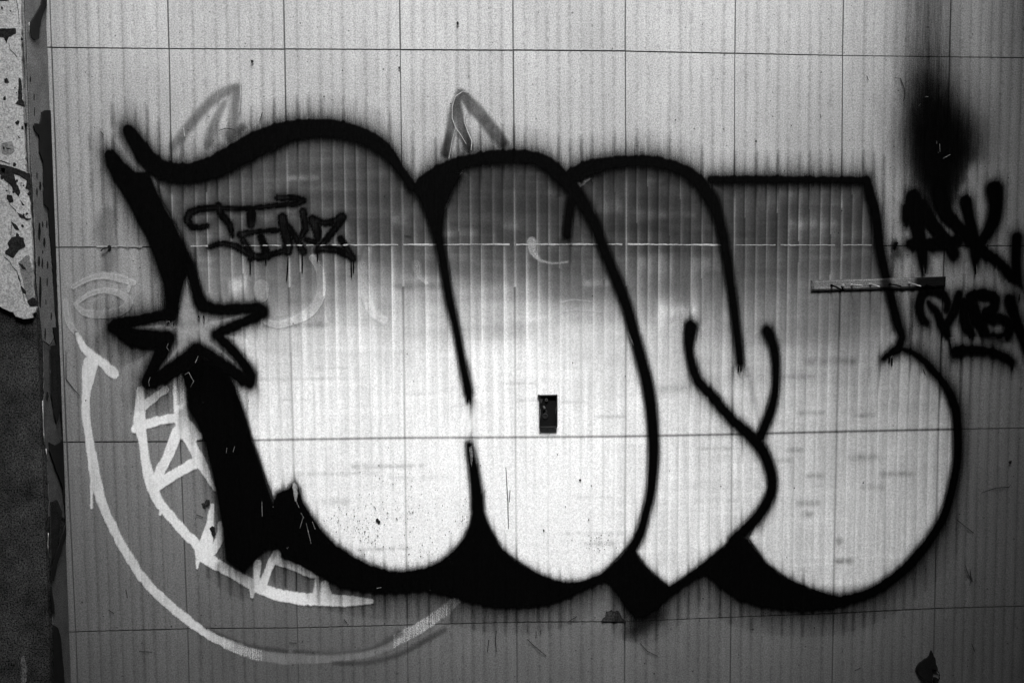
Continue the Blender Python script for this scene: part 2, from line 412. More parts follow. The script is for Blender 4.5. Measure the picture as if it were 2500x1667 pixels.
T = T*(1 + 0.10*NZ2*2 + (0.06+0.38*up_*(0.4+RSH+.5))*rwave + 0.05*NZ3 + 0.26*up_*vnoise(0.14, 0.03, 9) + 0.34*up_*np.maximum(0, vnoise(0.22, 0.012, 24, 2)-.1) + 0.09*(sst(vnoise(0.30, 0.022, 23, 2), 0.02, 0.22)-.3)*(0.4+0.6*up_)*(1-.5*GROOVE))*(1-0.09*up_)
T = T*(1 + (0.05+0.22*up_)*np.exp(-(ribf/.08)**2)*(0.3+np.maximum(0, RSH+.3)) - (0.05+0.10*up_)*np.exp(-((ribf-.9)/.07)**2)*(0.4+np.maximum(0, RSH+.2)))  # rib highlights and dark rib edges painted into the fill tone
# smudges (light and dark dirt rubbed along the tiles)
DK = [(771,858,899,3,.13),(633,837,926,4,.13),(687,753,976,3,.13),(906,950,936,3,.1),(990,1059,962,4,.15),(855,1034,1139,6,.22),(722,919,1157,5,.14),(944,1097,1167,7,.12),
      (1225,1302,936,4,.12),(1261,1310,978,4,.14),(1363,1430,982,4,.14),(1455,1529,1017,4,.18),(1605,1680,950,11,.2),(1380,1524,1302,6,.14),(1417,1506,1327,6,.16),(1404,1493,1213,4,.16),
      (1964,2089,884,10,.28),(1946,2012,1008,6,.22),(2079,2135,1014,6,.22),(2068,2145,1116,10,.26),(1969,2010,1161,7,.3),(2145,2234,1157,7,.22),(1918,1961,1098,6,.22),(1943,2003,1228,7,.26),
      (1960,1982,1256,9,.34),(2038,2081,1369,7,.38),(2040,2058,1320,9,.3),(1895,1935,1123,6,.2),(870,1000,1340,6,.2),(770,860,1225,8,.15),(2100,2160,1190,8,.18),(1700,1800,1095,5,.12),(1880,1990,920,6,.14),
      (960,1090,700,9,.18),(640,800,795,8,.2),(700,900,735,10,.1)]
LT = [(1460,1519,502,20,.35),(1544,1697,526,10,.3),(1577,1620,441,8,.3),(1226,1264,553,9,.3),(1925,2045,548,14,.35),(955,998,538,12,.3),(702,778,436,7,.25),(1060,1170,570,9,.25),(1330,1360,470,16,.15),
      (1690,1770,640,18,.2),(1800,1900,500,22,.2),(1900,2030,470,12,.18),(600,690,460,14,.15),(1560,1640,640,24,.2),(560,600,700,26,.35),(1420,1500,690,10,.25),(1600,1700,760,30,.18)]
for u0, u1, v0, h, a in DK + [(x[0], x[1], x[2], x[3], -1.7*x[4]) for x in LT]:
    s = sst(UU, u0-8, u0+8)*(1-sst(UU, u1-12, u1+12))*np.exp(-((VV-v0+0.06*(UU-u0)*0.2)/h)**2)*(0.75+1.2*NZ1)*(1-0.5*GROOVE)
    T = T*(1-a*s)
T = T*(1-0.20*sst(VV+0.3*(UU-2040)*0, 1418, 1450)*(UU > 1850)) 
# joints seen through the fill: pale in the upper part, dark hairlines lower down
jd = np.abs((CC+0.5) % 1.0 - 0.5)*bx_/MM; jv = np.exp(-(jd/2.4)**2)
jh = np.exp(-((np.abs((RR+0.5) % 1.0 - 0.5)*abs(bz_)/MM)/2.6)**2)
T = T + jv*np.where(VV < 700, 38, -55)*(0.6+0.8*(NZ2+.5)) 
T = np.where(RR > 1.5, T - 110*jh, T)
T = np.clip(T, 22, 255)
ALB = np.clip(lin(T)/np.interp(VV, [450, 700, 1000, 1300], [1.5, 1.34, 1.14, 1.0])/np.interp(UU, [350, 650, 1250, 1850, 2250], [.82, .92, 1, .93, .68]), 0.010, 0.88)  # albedo from wanted tone over estimated light, reflection gradient included

throw = empty('graffiti_piece', (0.1, 0, 1.2))
tag(throw, 'huge bubble letter graffiti with fat black outline and silver white fill across the tiles', 'graffiti')
# open seams between letters: the lower film runs on under the upper one, whose edge is feathered
SEAM12 = stroke(blank(), [(1137,930,30),(1143,965,30),(1146,1075,30),(1150,1105,30)]); SEAM34 = stroke(blank(), [(1802,860,30),(1806,895,30),(1832,985,30),(1850,1050,30)])
LETTERS[0] = np.minimum(LETTERS[0], SEAM12); LETTERS[2] = np.minimum(LETTERS[2], SEAM34)
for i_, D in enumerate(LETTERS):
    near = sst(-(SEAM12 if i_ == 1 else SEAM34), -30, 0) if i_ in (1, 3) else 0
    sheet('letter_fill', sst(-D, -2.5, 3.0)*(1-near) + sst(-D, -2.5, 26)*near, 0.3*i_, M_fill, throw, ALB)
INSIDE = np.minimum(INSIDE, np.minimum.reduce(LETTERS))
for q in ([(1055,520),(1085,655),(1113,800),(1143,960),(1147,1080),(1160,1240)], [(1409,500),(1473,604),(1514,706),(1544,800),(1583,953),(1595,1106),(1588,1200),(1562,1302)], [(1737,490),(1764,575),(1790,740),(1806,890),(1855,1075),(1884,1169),(1844,1265)]): stroke(INSIDE, q, 24)
SA = ALB*0 + 0.25*(1+0.5*NZ1)
# ---- black outline
D = blank()
ST = [
 [(314,318,18),(335,350,23),(362,388,26),(400,416,27),(450,424,28),(500,415,30),(550,395,33),(600,366,35),(650,342,35),(695,325,31),(745,315,27),(817,315,26),(880,331,24),(920,351,24),(950,377,20),(975,410,15),(1005,455,15)],
 [(1050,500,20),(1068,570,15),(1075,604,12.5),(1085,655,12),(1098,732,12.5),(1113,800,11),(1130,890,11),(1143,955,12),(1145,970,8)],
 [(1035,450,24),(1070,425,25),(1110,405,22),(1150,392,20),(1200,384,20),(1254,382,20),(1300,385,20),(1335,400,21),(1370,430,22),(1400,462,21)],
 [(1400,462,21),(1430,510,17),(1454,553,15),(1473,604,14.5),(1493,655,14.5),(1514,706,14.5),(1533,757,14),(1544,800,14.5),(1565,877,15),(1583,953,16),(1592,1030,15),(1595,1106,15),(1588,1200,12.5),(1576,1251,12),(1562,1302,13),(1540,1340,13)],
 [(1405,465,18),(1394,500,14),(1387,535,12.5),(1384,574,12.5)],
 [(1395,430,22),(1430,413,23),(1480,400,20),(1530,394,18),(1580,393,18),(1630,402,18),(1675,420,19),(1710,448,20),(1737,490,19),(1752,530,15),(1764,575,14),(1772,620,13),(1781,680,13),(1790,740,12),(1797,800,11.5),(1803,850,12),(1806,885,11)],
 [(1735,438,13),(1850,438,12.5),(1990,439,12.5),(2112,441,13)],
 [(2114,440,15),(2124,476,15),(2138,527,14.5),(2147,604,14),(2158,655,13.5),(2170,706,13),(2183,757,13),(2192,795,13),(2202,822,11),(2193,848,12),(2175,861,12),(2153,876,7)],
 [(2180,858,12),(2201,851,9),(2226,859,10),(2257,882,11),(2283,910,12),(2308,943,13),(2331,994,14),(2337,1055,14),(2336,1119,13.5),(2328,1170,13),(2316,1220,13),(2299,1267,13.5),(2270,1315,14),(2239,1354,15),(2206,1389,15),(2155,1428,15),(2104,1453,15),(2040,1466,16),(1990,1462,18)],
 [(1687,797,18),(1684,815,17),(1682,851,12.5),(1689,889,12.5),(1703,928,13),(1736,963,14),(1761,994,14),(1790,1026,14),(1820,1052,15),(1848,1080,16),(1868,1112,15),(1882,1155,14.5),(1884,1190,14),(1874,1222,14),(1850,1258,15),(1820,1290,15),(1790,1320,16)],
 [(1873,808,15),(1885,835,13.5),(1892,870,12.5),(1894,920,11),(1891,960,11.5),(1882,1000,13),(1868,1035,13),(1855,1065,14)],
 [(1146,1085,10),(1150,1110,12),(1155,1140,13),(1163,1200,16),(1166,1240,18)]]
for s in ST: stroke(D, s)
polygon(D, [(1018,443),(1087,400),(1131,428),(1108,466),(1092,502),(1085,540),(1083,600),(1064,604),(1057,584),(1044,543),(1021,489),(985,440)])
polygon(D, [(250,375),(262,362),(285,368),(306,392),(335,418),(365,413),(395,484),(434,553),(457,599),(472,630),(482,665),(478,690),(457,672),(442,736),(433,770),(402,765),(402,740),(396,690),(381,651),(360,590),(339,553),(306,489),(275,438),(258,405)])
polygon(D, [(440,905),(454,953),(457,994),(477,1030),(497,1076),(510,1132),(526,1200),(541,1289),(549,1366),(575,1388),(600,1402),(615,1378),(641,1353),(656,1343),(690,1345),(690,1290),(666,1215),(638,1127),(618,1070),(600,1009),(577,943),(559,910),(520,880),(470,860)])
MASS1 = [(666,1217),(674,1200),(702,1190),(710,1180),(722,1174),(735,1192),(743,1225),(766,1259),(794,1297),(824,1327),(868,1356),(914,1378),(957,1389),(993,1390),(1034,1382),(1072,1367),(1105,1340),(1131,1310),(1146,1276),(1150,1246),(1150,1200),(1182,1200),(1183,1246),(1192,1271),(1200,1290),(1226,1335),(1261,1366),(1315,1396),(1353,1412),(1391,1417),(1430,1412),(1468,1394),(1501,1368),(1527,1338),(1547,1330),(1557,1353),(1577,1378),(1608,1409),(1634,1426),(1659,1412),(1710,1373),(1761,1333),(1800,1300),(1828,1313),(1871,1371),(1913,1403),(1933,1412),(1977,1433),(2038,1448),(2100,1458),(2075,1479),(2028,1490),(1960,1494),(1900,1490),(1850,1482),(1800,1466),(1761,1440),(1725,1408),(1710,1409),(1685,1424),(1646,1452),(1608,1488),(1570,1511),(1544,1506),(1527,1488),(1506,1455),(1490,1430),(1475,1422),(1442,1435),(1391,1460),(1328,1480),(1261,1486),(1200,1484),(1136,1470),(1097,1458),(1034,1445),(983,1449),(932,1450),(880,1445),(830,1435),(791,1415),(766,1398),(722,1376),(689,1362),(680,1345),(656,1343),(640,1300)]
polygon(D, MASS1)
def spray(D, halo_out=17.0, halo_in=5.5, core=5.0, k=0.66, streak=1.9, inside=True):
    gz = np.gradient(np.clip(D, -60, 60), axis=0)/ (STEP/MM)       # > 0 above a painted edge
    ins = sst(-INSIDE, -6, 6) if inside else 0
    ins = ins + D*0
    L = halo_out*(1-ins) + halo_in*ins
    L = L*(1+0.55*sst(-gz, 0.1, 0.8))*(0.55 + 0.65*np.abs(gz) + streak*np.abs(gz)*GROOVE*GAMP*1.6 + 0.5*NZ2*np.abs(gz)*2)
    d = D + NZ2*2.0*2*(0.3+np.abs(gz)) - 4.5*GROOVE*GAMP*np.abs(gz)*(1-0.55*ins)
    c = 1-sst(d, -core*1.4, core*0.9)
    h = k*np.exp(-np.maximum(d, 0)/np.maximum(L, 1.0))
    return np.clip(np.maximum(c, h*(d > -core)), 0, 1)
cov = spray(D)
sheet('outline', cov, 5.5, M_black, throw)
# ---- star
star = empty('painted_star', (-0.95, 0, 1.35))
tag(star, 'five pointed star outlined in black between the two halves of the slanting black bar', 'graffiti')
sheet('star_fill', sst(-polygon(blank(), STARP), -2.5, 3), 1.6, M_fill, star, SA)
D2 = blank()
for s in [[(463,650,11),(472,680,12),(482,716,14),(496,744,17),(536,755,13),(584,753,13),(632,753,15),(640,760,15)],
          [(640,760,15),(622,773,14),(584,790,11),(546,806,11.5),(530,816,13)],
          [(530,816,13),(546,831,11),(574,860,11),(599,891,12.5),(611,917,15),(610,932,14)],
          [(479,848,13),(507,862,13),(536,883,13),(565,902,13),(595,925,16)],
          [(414,765,15),(345,780,14),(285,793,17),(276,797,15)],
          [(278,797,14),(330,824,24),(385,828,23),(412,824,17)],
          [(412,826,17),(395,858,18),(374,900,15),(362,930,17)],
          [(364,932,16),(395,918,19),(432,896,20),(470,872,24),(479,850,14)]]: stroke(D2, s)
polygon(D2, [(404,752),(436,752),(430,780),(410,790)])
sheet('star_outline', spray(D2-2.2), 6.0, M_black, star)

# ---- faint horizontal filler line along the second joint
def ribbon(name, pts, r, level, m, parent, taper=True):
    P = [at(p[0], p[1]) for p in pts]; V = []; Fs = []; n = len(P)
    for i, (x, z) in enumerate(P):
        a, b = P[max(i-1, 0)], P[min(i+1, n-1)]; dx, dz = b[0]-a[0], b[1]-a[1]; L = math.hypot(dx, dz)+1e-9
        rr = r*MM*(1.0 if not taper else (0.35+0.65*math.sin(math.pi*(i+0.5)/n)))
        y = -(0.0011+level*0.0004)
        V += [(x-dz/L*rr, y, z+dx/L*rr), (x, y-0.0004, z), (x+dz/L*rr, y, z-dx/L*rr)]
    for i in range(n-1): k = 3*i; Fs += [(k, k+3, k+4, k+1), (k+1, k+4, k+5, k+2)]
    o = link_mesh(name, V, Fs, m); 
    if parent: adopt(o, parent)
    return o
rb = random.Random(5)
def joint_bead(u0, u1, r0):
    pts = []
    u = u0
    while u < u1:
        f = np.interp(u, [p[0] for p in GA[1]], [p[1] for p in GA[1]]); pts.append((u, f-1.5+rb.uniform(-.6, .6), r0*(0.8+0.35*math.sin(u*.05)*math.sin(u*.013+1)+rb.uniform(-.12, .12)))); u += 7
    V = []; Fs = []
    for (u, v, r) in pts:
        x, z = at(u, v); V += [(x, -0.0020, z+r*MM), (x, -0.0023, z), (x, -0.0020, z-r*MM)]
    for i in range(len(pts)-1): k = 3*i; Fs += [(k, k+3, k+4, k+1), (k+1, k+4, k+5, k+2)]
    adopt(link_mesh('joint_filler', V, Fs, M_bead), wall)
for u0, u1, r0 in [(236,352,2.0),(466,512,2.6),(596,690,1.6),(700,745,1.5),(748,975,1.9),(985,1250,2.0),(1260,1520,2.3),(1532,1770,1.9),(1795,1900,1.3),(1905,2045,1.4),(2058,2130,1.3)]: joint_bead(u0, u1, r0)

# ---- small dripping tag
small = empty('small_tag', (-0.75, 0, 1.65))
tag(small, 'small dripping black tag scrawled inside the first big letter near its top left', 'graffiti')
TG = [[(506,551,6),(487,556,7),(468,553,8),(457,537,9),(463,520,9),(484,511,8),(526,508,7.5),(583,510,6),(640,506,6),(679,501,6),(728,497,7),(740,489,8),(717,483,7),(679,483,8)],
 [(533,503,9),(541,524,9),(560,547,8),(568,576,5)],[(614,522,11),(614,548,10)],[(589,573,10),(621,566,6),(679,562,6)],[(690,532,12),(694,559,12),(704,593,12),(702,612,12)],
 [(705,555,8),(728,589,8),(740,614,10)],[(740,516,9),(746,559,8),(736,578,7)],[(763,536,11),(774,564,11),(776,583,8)],[(763,534,9),(793,545,8),(822,538,9),(835,530,11)],
 [(832,539,9),(809,570,8),(784,601,8),(775,613,7)],[(512,603,6),(537,594,6),(575,601,8),(602,616,9),(631,628,9),(652,624,11),(646,601,9),(637,578,8)],
 [(593,585,7),(612,622,9),(611,633,6)],[(650,624,7),(688,614,7),(702,612,9)],[(776,608,8),(813,608,9),(843,619,9),(862,632,7)],[(832,583,8),(847,606,7),(862,631,8)],[(746,585,6),(770,591,7)]]
D = blank()
for s in TG: stroke(D, s)
D = D+0.3
cov = np.clip((1-sst(D, -2.5, 3))*(0.82+0.22*np.exp(-((D+2)/2.2)**2)+0.5*NZ1) + 0.5*np.exp(-np.maximum(D, 0)/8)*(D > 0), 0, 0.96)
sheet('tag_strokes', cov, 2, M_black, small)
for a, b in [((611,632),(611,671)),((704,628),(700,686)),((738,620),(738,667)),((775,612),(775,638)),((857,635),(858,678)),((863,635),(863,667)),((649,632),(649,644))]:
    ribbon('drip', [a, ((a[0]+b[0])/2+.4, (a[1]+b[1])/2), b], 1.9, 7, M_blackhard, small)

# ---- tags at the right edge
def black_tag(name, label, strokes, loc, level, halo=9.0, k=0.6, polys=()):
    D = blank()
    for s in strokes: stroke(D, s)
    e_ = empty(name, loc); tag(e_, label, 'graffiti')
    sheet('tag_strokes', spray(D-4.2, halo, halo, 6.0, k, 1.2, False), level+0.5, M_black, e_); return e_
tA = black_tag('wild_tag', 'thick black sprayed letters A and K at the right edge, above the hook rail', [
 [(2229,480,18),(2232,518,25),(2241,560,17),(2249,602,15),(2253,636,11),(2254,650,8)], [(2249,504,18),(2268,539,18),(2296,571,14),(2312,588,14),(2327,618,14)],
 [(2208,505,6),(2210,530,8),(2214,548,4)],[(2223,594,13),(2282,595,15),(2337,588,13)],
 [(2290,470,12),(2300,500,18),(2308,522,17),(2331,545,14),(2359,574,14),(2383,602,16)],
 [(2357,492,15),(2365,532,12),(2376,580,13),(2381,625,12),(2380,642,6)],[(2427,462,20),(2430,500,16),(2422,543,14),(2402,578,12),(2383,602,14)],
 [(2383,606,15),(2423,629,11),(2458,660,11),(2476,686,12),(2487,714,9)],[(2481,580,12.5),(2479,630,11),(2480,660,11),(2484,700,11),(2488,716,9)]], (1.35, 0, 1.65), 6)
for a, b in [((2250,650),(2252,674)),((2258,650),(2257,668)),((2379,645),(2380,670)),((2487,718),(2486,734))]: ribbon('drip', [a, ((a[0]+b[0])/2, (a[1]+b[1])/2), b], 2.3, 9, M_blackhard, tA)
tB = black_tag('scribbled_tag', 'smeared black scrawl of round looped letters at the right edge, just below the hook rail', [
 [(2251,716,12),(2242,745,11),(2249,773,10),(2262,787,7)],[(2254,712,9),(2282,710,8),(2305,719,9),(2313,738,8),(2310,754,8)],[(2266,738,6),(2287,762,8),(2297,787,11),(2306,803,12),(2315,824,7)],
 [(2308,792,10),(2328,760,11),(2338,724,10),(2340,716,9)],[(2352,740,12),(2353,780,12),(2363,802,11),(2372,815,9)],
 [(2370,722,12),(2401,717,12),(2428,729,12),(2426,750,11),(2406,764,12)],[(2369,726,14),(2378,766,16),(2398,800,13),(2406,820,12)],
 [(2406,776,12),(2444,776,11),(2466,796,11),(2457,818,11),(2430,826,11),(2408,822,11)],[(2464,732,14),(2472,759,13),(2484,794,12),(2500,830,12),(2512,856,12)]], (1.4, 0, 1.4), 6, 8.0, 0.55)
for a, b in [((2315,826),(2321,856)),((2298,812),(2298,826)),((2366,815),(2366,826))]: ribbon('drip', [a, ((a[0]+b[0])/2, (a[1]+b[1])/2), b], 2.2, 9, M_blackhard, tB)
tC = black_tag('underline_stroke', 'short curved black stroke underlining the scribbled tag at the right edge', [[(2333,857,13),(2372,853,10),(2423,859,9),(2455,873,10),(2470,883,7)]], (1.42, 0, 1.27), 6, 7)
ribbon('drip', [(2470,884), (2470,893), (2469,903)], 2.2, 9, M_blackhard, tC)
tD = black_tag('black_blob', 'small round black paint dot on the joint left of the thick sprayed letters', [[(2189,600,10),(2190,616,9)]], (1.1, 0, 1.6), 6, 5)
# sooty burst
blot = empty('spray_burst', (1.2, 0, 1.98)); tag(blot, 'big sooty black spray burst with a long faint plume rising above it, upper right', 'paint mark')
def gau(u0, v0, su, sv): return np.exp(-((UU-u0)/su)**2-((VV-v0)/sv)**2)
pl = 0.85*np.exp(-((UU-2268+0.03*VV)/62)**2)*sst(VV, -330, 240)*(1-sst(VV, 330, 480))
dens = pl + 3.6*gau(2286, 352, 50, 86) + 2.0*gau(2294, 430, 44, 66) + 1.5*gau(2335, 355, 62, 62) + 0.35*gau(2345, 300, 60, 80) + 1.3*gau(2272, 262, 46, 90) + 1.2*gau(2300, 480, 28, 40) + 0.22*gau(2290, 330, 80, 130)
cut_ = sst(UU + 0.35*(VV-420) + 26*NZ1, 2350, 2368)*sst(VV, 378, 420)
cov = (1-np.exp(-dens*(1+0.3*NZ3+0.3*NZ2+0.12*(GROOVE-0.3)+0.25*NZ1)))*(1-0.75*cut_)
sheet('burst', cov, 3, M_black, blot, cut=0.03)

# ---- white rolled lines lower left
ring = empty('white_arc', (-1.0, 0, 0.85)); tag(ring, 'thin white painted arc curving round the lower left, outermost of the white lines', 'graffiti')
D = blank()
for s in [[(189,815,5),(204,848,8),(230,871,11),(255,889,10),(278,912,11)],
          [(222,886,17),(217,915,15),(212,953,11),(210,1004,9.5),(214,1042,10),(219,1070,10),(224,1106,10.5),(230,1144,11),(237,1183,11),(245,1213,10.5),(258,1246,10),(281,1297,10),(306,1343,10),(337,1394,9.5),(370,1435,9.5),(408,1470,9.5),(444,1501,9.5),(474,1524,9.5),(510,1549,9),(561,1572,12),(612,1592,13),(680,1606,12),(748,1606,12),(867,1596,12),(926,1580,13),(1001,1544,13),(1045,1518,13),(1090,1486,12),(1116,1464,10)],
          [(226,1150,3),(224,1238,2)]]: stroke(D, s)
rag = NZ1*5.5 + NZ2*6 - 1.2
fade = (1-0.62*sst(UU, 470, 640))
cov = (1-sst(D+rag*0.8, -2.2, 2.4))*0.94*fade
cov *= np.where((VV > 1550) & (UU > 640) & (UU < 960), 0.35, 1)
sheet('arc_line', np.clip(cov*(1+0.35*NZ1), 0, .97), 1, M_white, ring, ALB*0+0.72)
lat = empty('white_lattice', (-0.95, 0, 0.75)); tag(lat, 'white painted lattice of crossing bars beneath the star, inside the white arc', 'graffiti')
D = blank()
for s in [[(343,950,7),(341,1002,11),(341,1043,14),(350,1079,10),(356,1130,10.5),(369,1176,13),(385,1219,11),(412,1255,11),(449,1297,11),(485,1333,13),(496,1355,17),(523,1373,13),(561,1394,12),(600,1417,12),(658,1445,13),(718,1458,13),(792,1463,14),(837,1465,12),(873,1466,9),(905,1466,5)],
          [(334,1045,13),(330,1048,9)],[(352,990,8),(402,951,8)],[(438,920,14),(440,977,15),(445,1028,16),(458,1053,22),(486,1064,8)],[(350,1037,10),(415,1021,10),(445,1022,10)],
          [(433,1052,12),(415,1102,11),(394,1145,11),(385,1170,12)],[(453,1056,14),(476,1099,10),(486,1122,13),(504,1150,9),(524,1195,4)],[(380,1186,14),(433,1153,11),(484,1126,12)],
          [(519,1232,4),(513,1277,8),(505,1315,14),(495,1350,18)],[(539,1280,7),(536,1315,8),(520,1345,8)],[(676,1350,10),(658,1384,9),(643,1422,9)],[(678,1369,9),(718,1381,9),(750,1397,7),(768,1406,4)],
          [(630,1372,8),(626,1408,7),(632,1430,6)],[(774,1408,4),(772,1450,8)],[(792,1425,9),(795,1450,14)],[(484,1370,5),(482,1386,2.5)],[(400,1240,6),(391,1254,2)],[(616,1440,6),(616,1456,3)]]: stroke(D, s)
cov = (1-sst(D+rag*0.8, -2.2, 2.4))*0.97
sheet('lattice_bars', np.clip(cov*(1+0.25*NZ1), 0, .98), 1.5, M_white, lat, ALB*0+0.85)
# ---- ghosts
def ghost(name, label, strokes, sh, alpha, loc, level=2.7, soft=4.0, cat='paint mark', edge=0.0, split=False, k=0.35):
    e_ = empty(name, loc); tag(e_, label, cat)
    for grp in ([[q] for q in strokes] if split else [strokes]):
        D = blank()
        for q in grp: stroke(D, q)
        c = (1-sst(D+rag*k, -soft, soft))*alpha*(1+0.5*NZ1*1.2+0.4*NZ2) + edge*np.exp(-((D+1)/1.6)**2)
        sheet('faded_stroke', np.clip(c, 0, .95), level, M_ghost, e_, (sh if isinstance(sh, np.ndarray) else ALB*0+sh), 0.03)
    return e_
PALE = np.clip(ALB*1.75+0.05, 0, 0.85)
ghost('faded_loop', 'faint pale oval loop with a tail, faded paint left of the star', [[(184,742,5),(204,762,8),(242,768,10),(293,760,11),(316,737,10),(293,717,9),(255,708,7),(215,720,6),(190,738,5)],
      [(179,700,6),(217,680,7),(255,673,8),(293,680,9),(326,690,8)],[(316,700,5),(314,712,3)],[(161,735,7),(163,770,8),(176,800,8),(189,818,6)]], 0.46, 0.58, (-1.4, 0, 1.5), 1, 2.5, edge=0.2, k=.12)
ghost('faded_curve', 'pale ghost curve with a bright dot, showing through the first letter beside the star', [[(638,702,19),(638,722,17)],[(763,630,9),(779,655,10),(785,688,11),(782,724,11.5),(766,752,12),(743,771,12),(710,785,10),(677,793,9),(650,785,8)]], PALE, 0.75, (-0.6, 0, 1.45), 2.7, 3, edge=0.1, split=True, k=.1)
ghost('faded_curve', 'pale ghost curve open to the right, just left of the long straight black stroke', [[(898,610,9),(891,655,11),(891,693,12),(896,732,12),(911,762,12),(937,782,10)],[(1016,648,12),(1026,675,9),(1040,690,6)]], PALE, 0.6, (-0.4, 0, 1.45), 2.7, 5, split=True, k=.1)
ghost('faded_smear', 'thin pale ghost smear on and under the second joint, inside the second letter', [[(1298,590,11),(1300,612,9),(1318,636,3),(1345,643,1.6),(1385,640,1.4)],[(1370,738,1.6),(1400,732,1.6),(1445,738,1.4)],[(1352,775,1.4),(1390,758,1.8),(1470,762,1.4)]], 0.5, 0.32, (0.1, 0, 1.55), 2.7, 2, split=True)
ghost('faded_peak', 'grey half buffed pointed stroke rising above the left end of the first letter', [[(423,357,9),(459,311,11),(497,265,11),(536,230,11),(578,213,11)],[(578,213,10),(572,281,10),(566,332,10)],[(548,250,5),(523,300,9),(510,350,10)],[(560,330,12),(590,310,10)]], 0.07, 0.5, (-0.95, 0, 2.05), 1, 7, k=.5)
ghost('faded_peak', 'grey half buffed pointed stroke rising behind the second letter, right of the first peak', [[(1125,228,11),(1108,268,10),(1100,319,10),(1087,372,11)],[(1130,230,11),(1156,262,15),(1179,286,14),(1205,320,15),(1228,348,12)],[(1116,245,9),(1125,301,11),(1143,357,12)]], 0.035, 0.66, (-0.1, 0, 2.05), 1, 6, k=.4)
ghost('dark_smudge', 'soft dark smudge over the joint left of the slanting bar', [[(262,528,22),(256,560,24),(264,590,20),(268,630,18),(262,655,14)]], 0.06, 0.30, (-1.35, 0, 1.75), 1, 13, k=.5)
ghost('dark_streak', 'dark dirty edges of the faint lower arc, below the third joint under the big letters', [[(720,1588,4),(800,1592,4),(880,1585,4),(930,1570,6),(975,1545,8)],[(820,1616,4),(900,1614,4),(980,1592,5),(1040,1560,6),(1085,1535,6)],[(500,1530,3),(600,1572,4),(700,1587,4)]], 0.03, 0.42, (-0.5, 0, 0.35), 2, 5, split=True)
ghost('dark_patch', 'dark overspray cloud low on the wall beneath the point of the third letter', [[(1545,1540,14),(1570,1515,22),(1610,1500,12)]], 0.01, 0.62, (0.4, 0, 0.4), 1, 20)
def pale_line(pts, r=1.0): ribbon('paint_rim', pts, r, 9, M_bead, wall)
for q in [[(1150,227),(1130,224),(1112,236),(1104,262),(1104,290),(1112,312),(1125,330),(1138,352)],[(1112,312),(1104,345),(1096,388)],[(1134,300),(1142,322),(1152,345),(1150,368)],[(1140,272),(1134,288),(1134,304)],
          [(498,238),(497,262)],[(532,215),(533,245)],[(472,262),(475,280)],[(587,195),(588,235),(584,275)],[(449,312),(452,334)]]: pale_line(q)
M_nick = plain('scraped_paint', 0.16, 0.7, 0.1, 0.4, 0.6, 60)
def nick(pts, r=0.75): ribbon('paint_nick', pts, r, 11, M_nick, throw)
for q in [[(485,868),(478,885),(482,878)],[(452,914),(462,908),(468,920),(474,930),(466,944)],[(368,920),(364,932),(366,942)],[(555,1092),(553,1105)],[(574,1088),(570,1102)],[(412,838),(408,848),(414,856)],[(640,1222),(641,1260)],[(667,1235),(668,1237)],
          [(748,1275),(754,1300),(760,1325)],[(763,1272),(770,1290)],[(735,1250),(742,1262)],[(733,1288),(738,1270),(741,1262)],[(407,786),(414,784),(421,797)],[(420,787),(422,795),(424,785)],[(485,776),(487,780)],[(497,776),(498,793)],
          [(1535,815),(1541,830),(1546,842)],[(2285,345),(2285,352)],[(2292,352),(2293,372)],[(2288,372),(2289,374)],[(2300,388),(2318,378)],[(2256,238),(2265,237)],[(2240,260),(2246,254)],[(920,1434),(932,1432)],[(700,1335),(702,1338),(705,1333)],
          [(716,1186),(718,1204),(724,1222),(731,1238)],[(722,1184),(728,1202),(724,1222)],[(668,1160),(668,1161)],[(2172,874),(2176,868),(2182,874)],[(1803,905),(1806,915)]]: nick(q)
prism('pale_scrape', rough_outline([(713,1180),(720,1178),(726,1190),(726,1214),(721,1224),(716,1204)], 4, 1.2, 2), -0.0048, 0.0004, M_bead, throw)
prism('pale_scrape', rough_outline([(1145,1092),(1152,1088),(1155,1110),(1151,1138),(1147,1118)], 4, 1.1, 3), -0.0048, 0.0004, plain('grey_scrape', 0.10, 0.8, 0.05, 0.6, 0.6, 90), throw)
for a, b in [((1142,968),(1141,981)),((1148,968),(1148,980)),((1802,892),(1802,908)),((1808,892),(1808,906)),((2176,874),(2176,892)),((2170,872),(2169,886)),((424,785),(424,793)),((498,770),(498,790)),((486,770),(486,779))]: ribbon('drip', [a, ((a[0]+b[0])/2, (a[1]+b[1])/2), b], 2.4, 8, M_blackhard, throw)
# ---- scratches, chips, specks on the tiles
SC = [[(1212,1537),(1209,1560),(1212,1590)],[(1309,1540),(1308,1556)],[(1320,1537),(1320,1547)],[(1286,1558),(1310,1580),(1334,1600)],[(1235,1140),(1240,1230),(1241,1290)],[(2183,191),(2197,192),(2207,218),(2208,235),(2204,248)],
      [(2115,186),(2119,197)],[(2367,1389),(2369,1406),(2374,1420)],[(2395,1202),(2430,1190),(2462,1188),(2466,1182)],[(2335,1268),(2376,1300)],[(308,1438),(312,1458)],[(266,1487),(279,1496)],[(247,322),(254,331)],
      [(635,296),(641,275)],[(534,320),(552,314),(574,317)],[(706,1567),(725,1568)],[(1562,1568),(1580,1588),(1605,1600)],[(162,855),(162,925),(180,948),(196,966)],[(2371,1570),(2379,1590)],[(2085,1636),(2100,1628)],[(1245,1195),(1243,1225)],
      [(840,1510),(848,1520)],[(1385,1517),(1408,1503)],[(480,1255),(497,1262)],[(340,1588),(372,1590)],[(1190,1590),(1193,1560)],[(2252,900),(2258,915)],[(2355,1378),(2362,1400),(2370,1415),(2366,1428)],[(986,575),(1004,577)]]
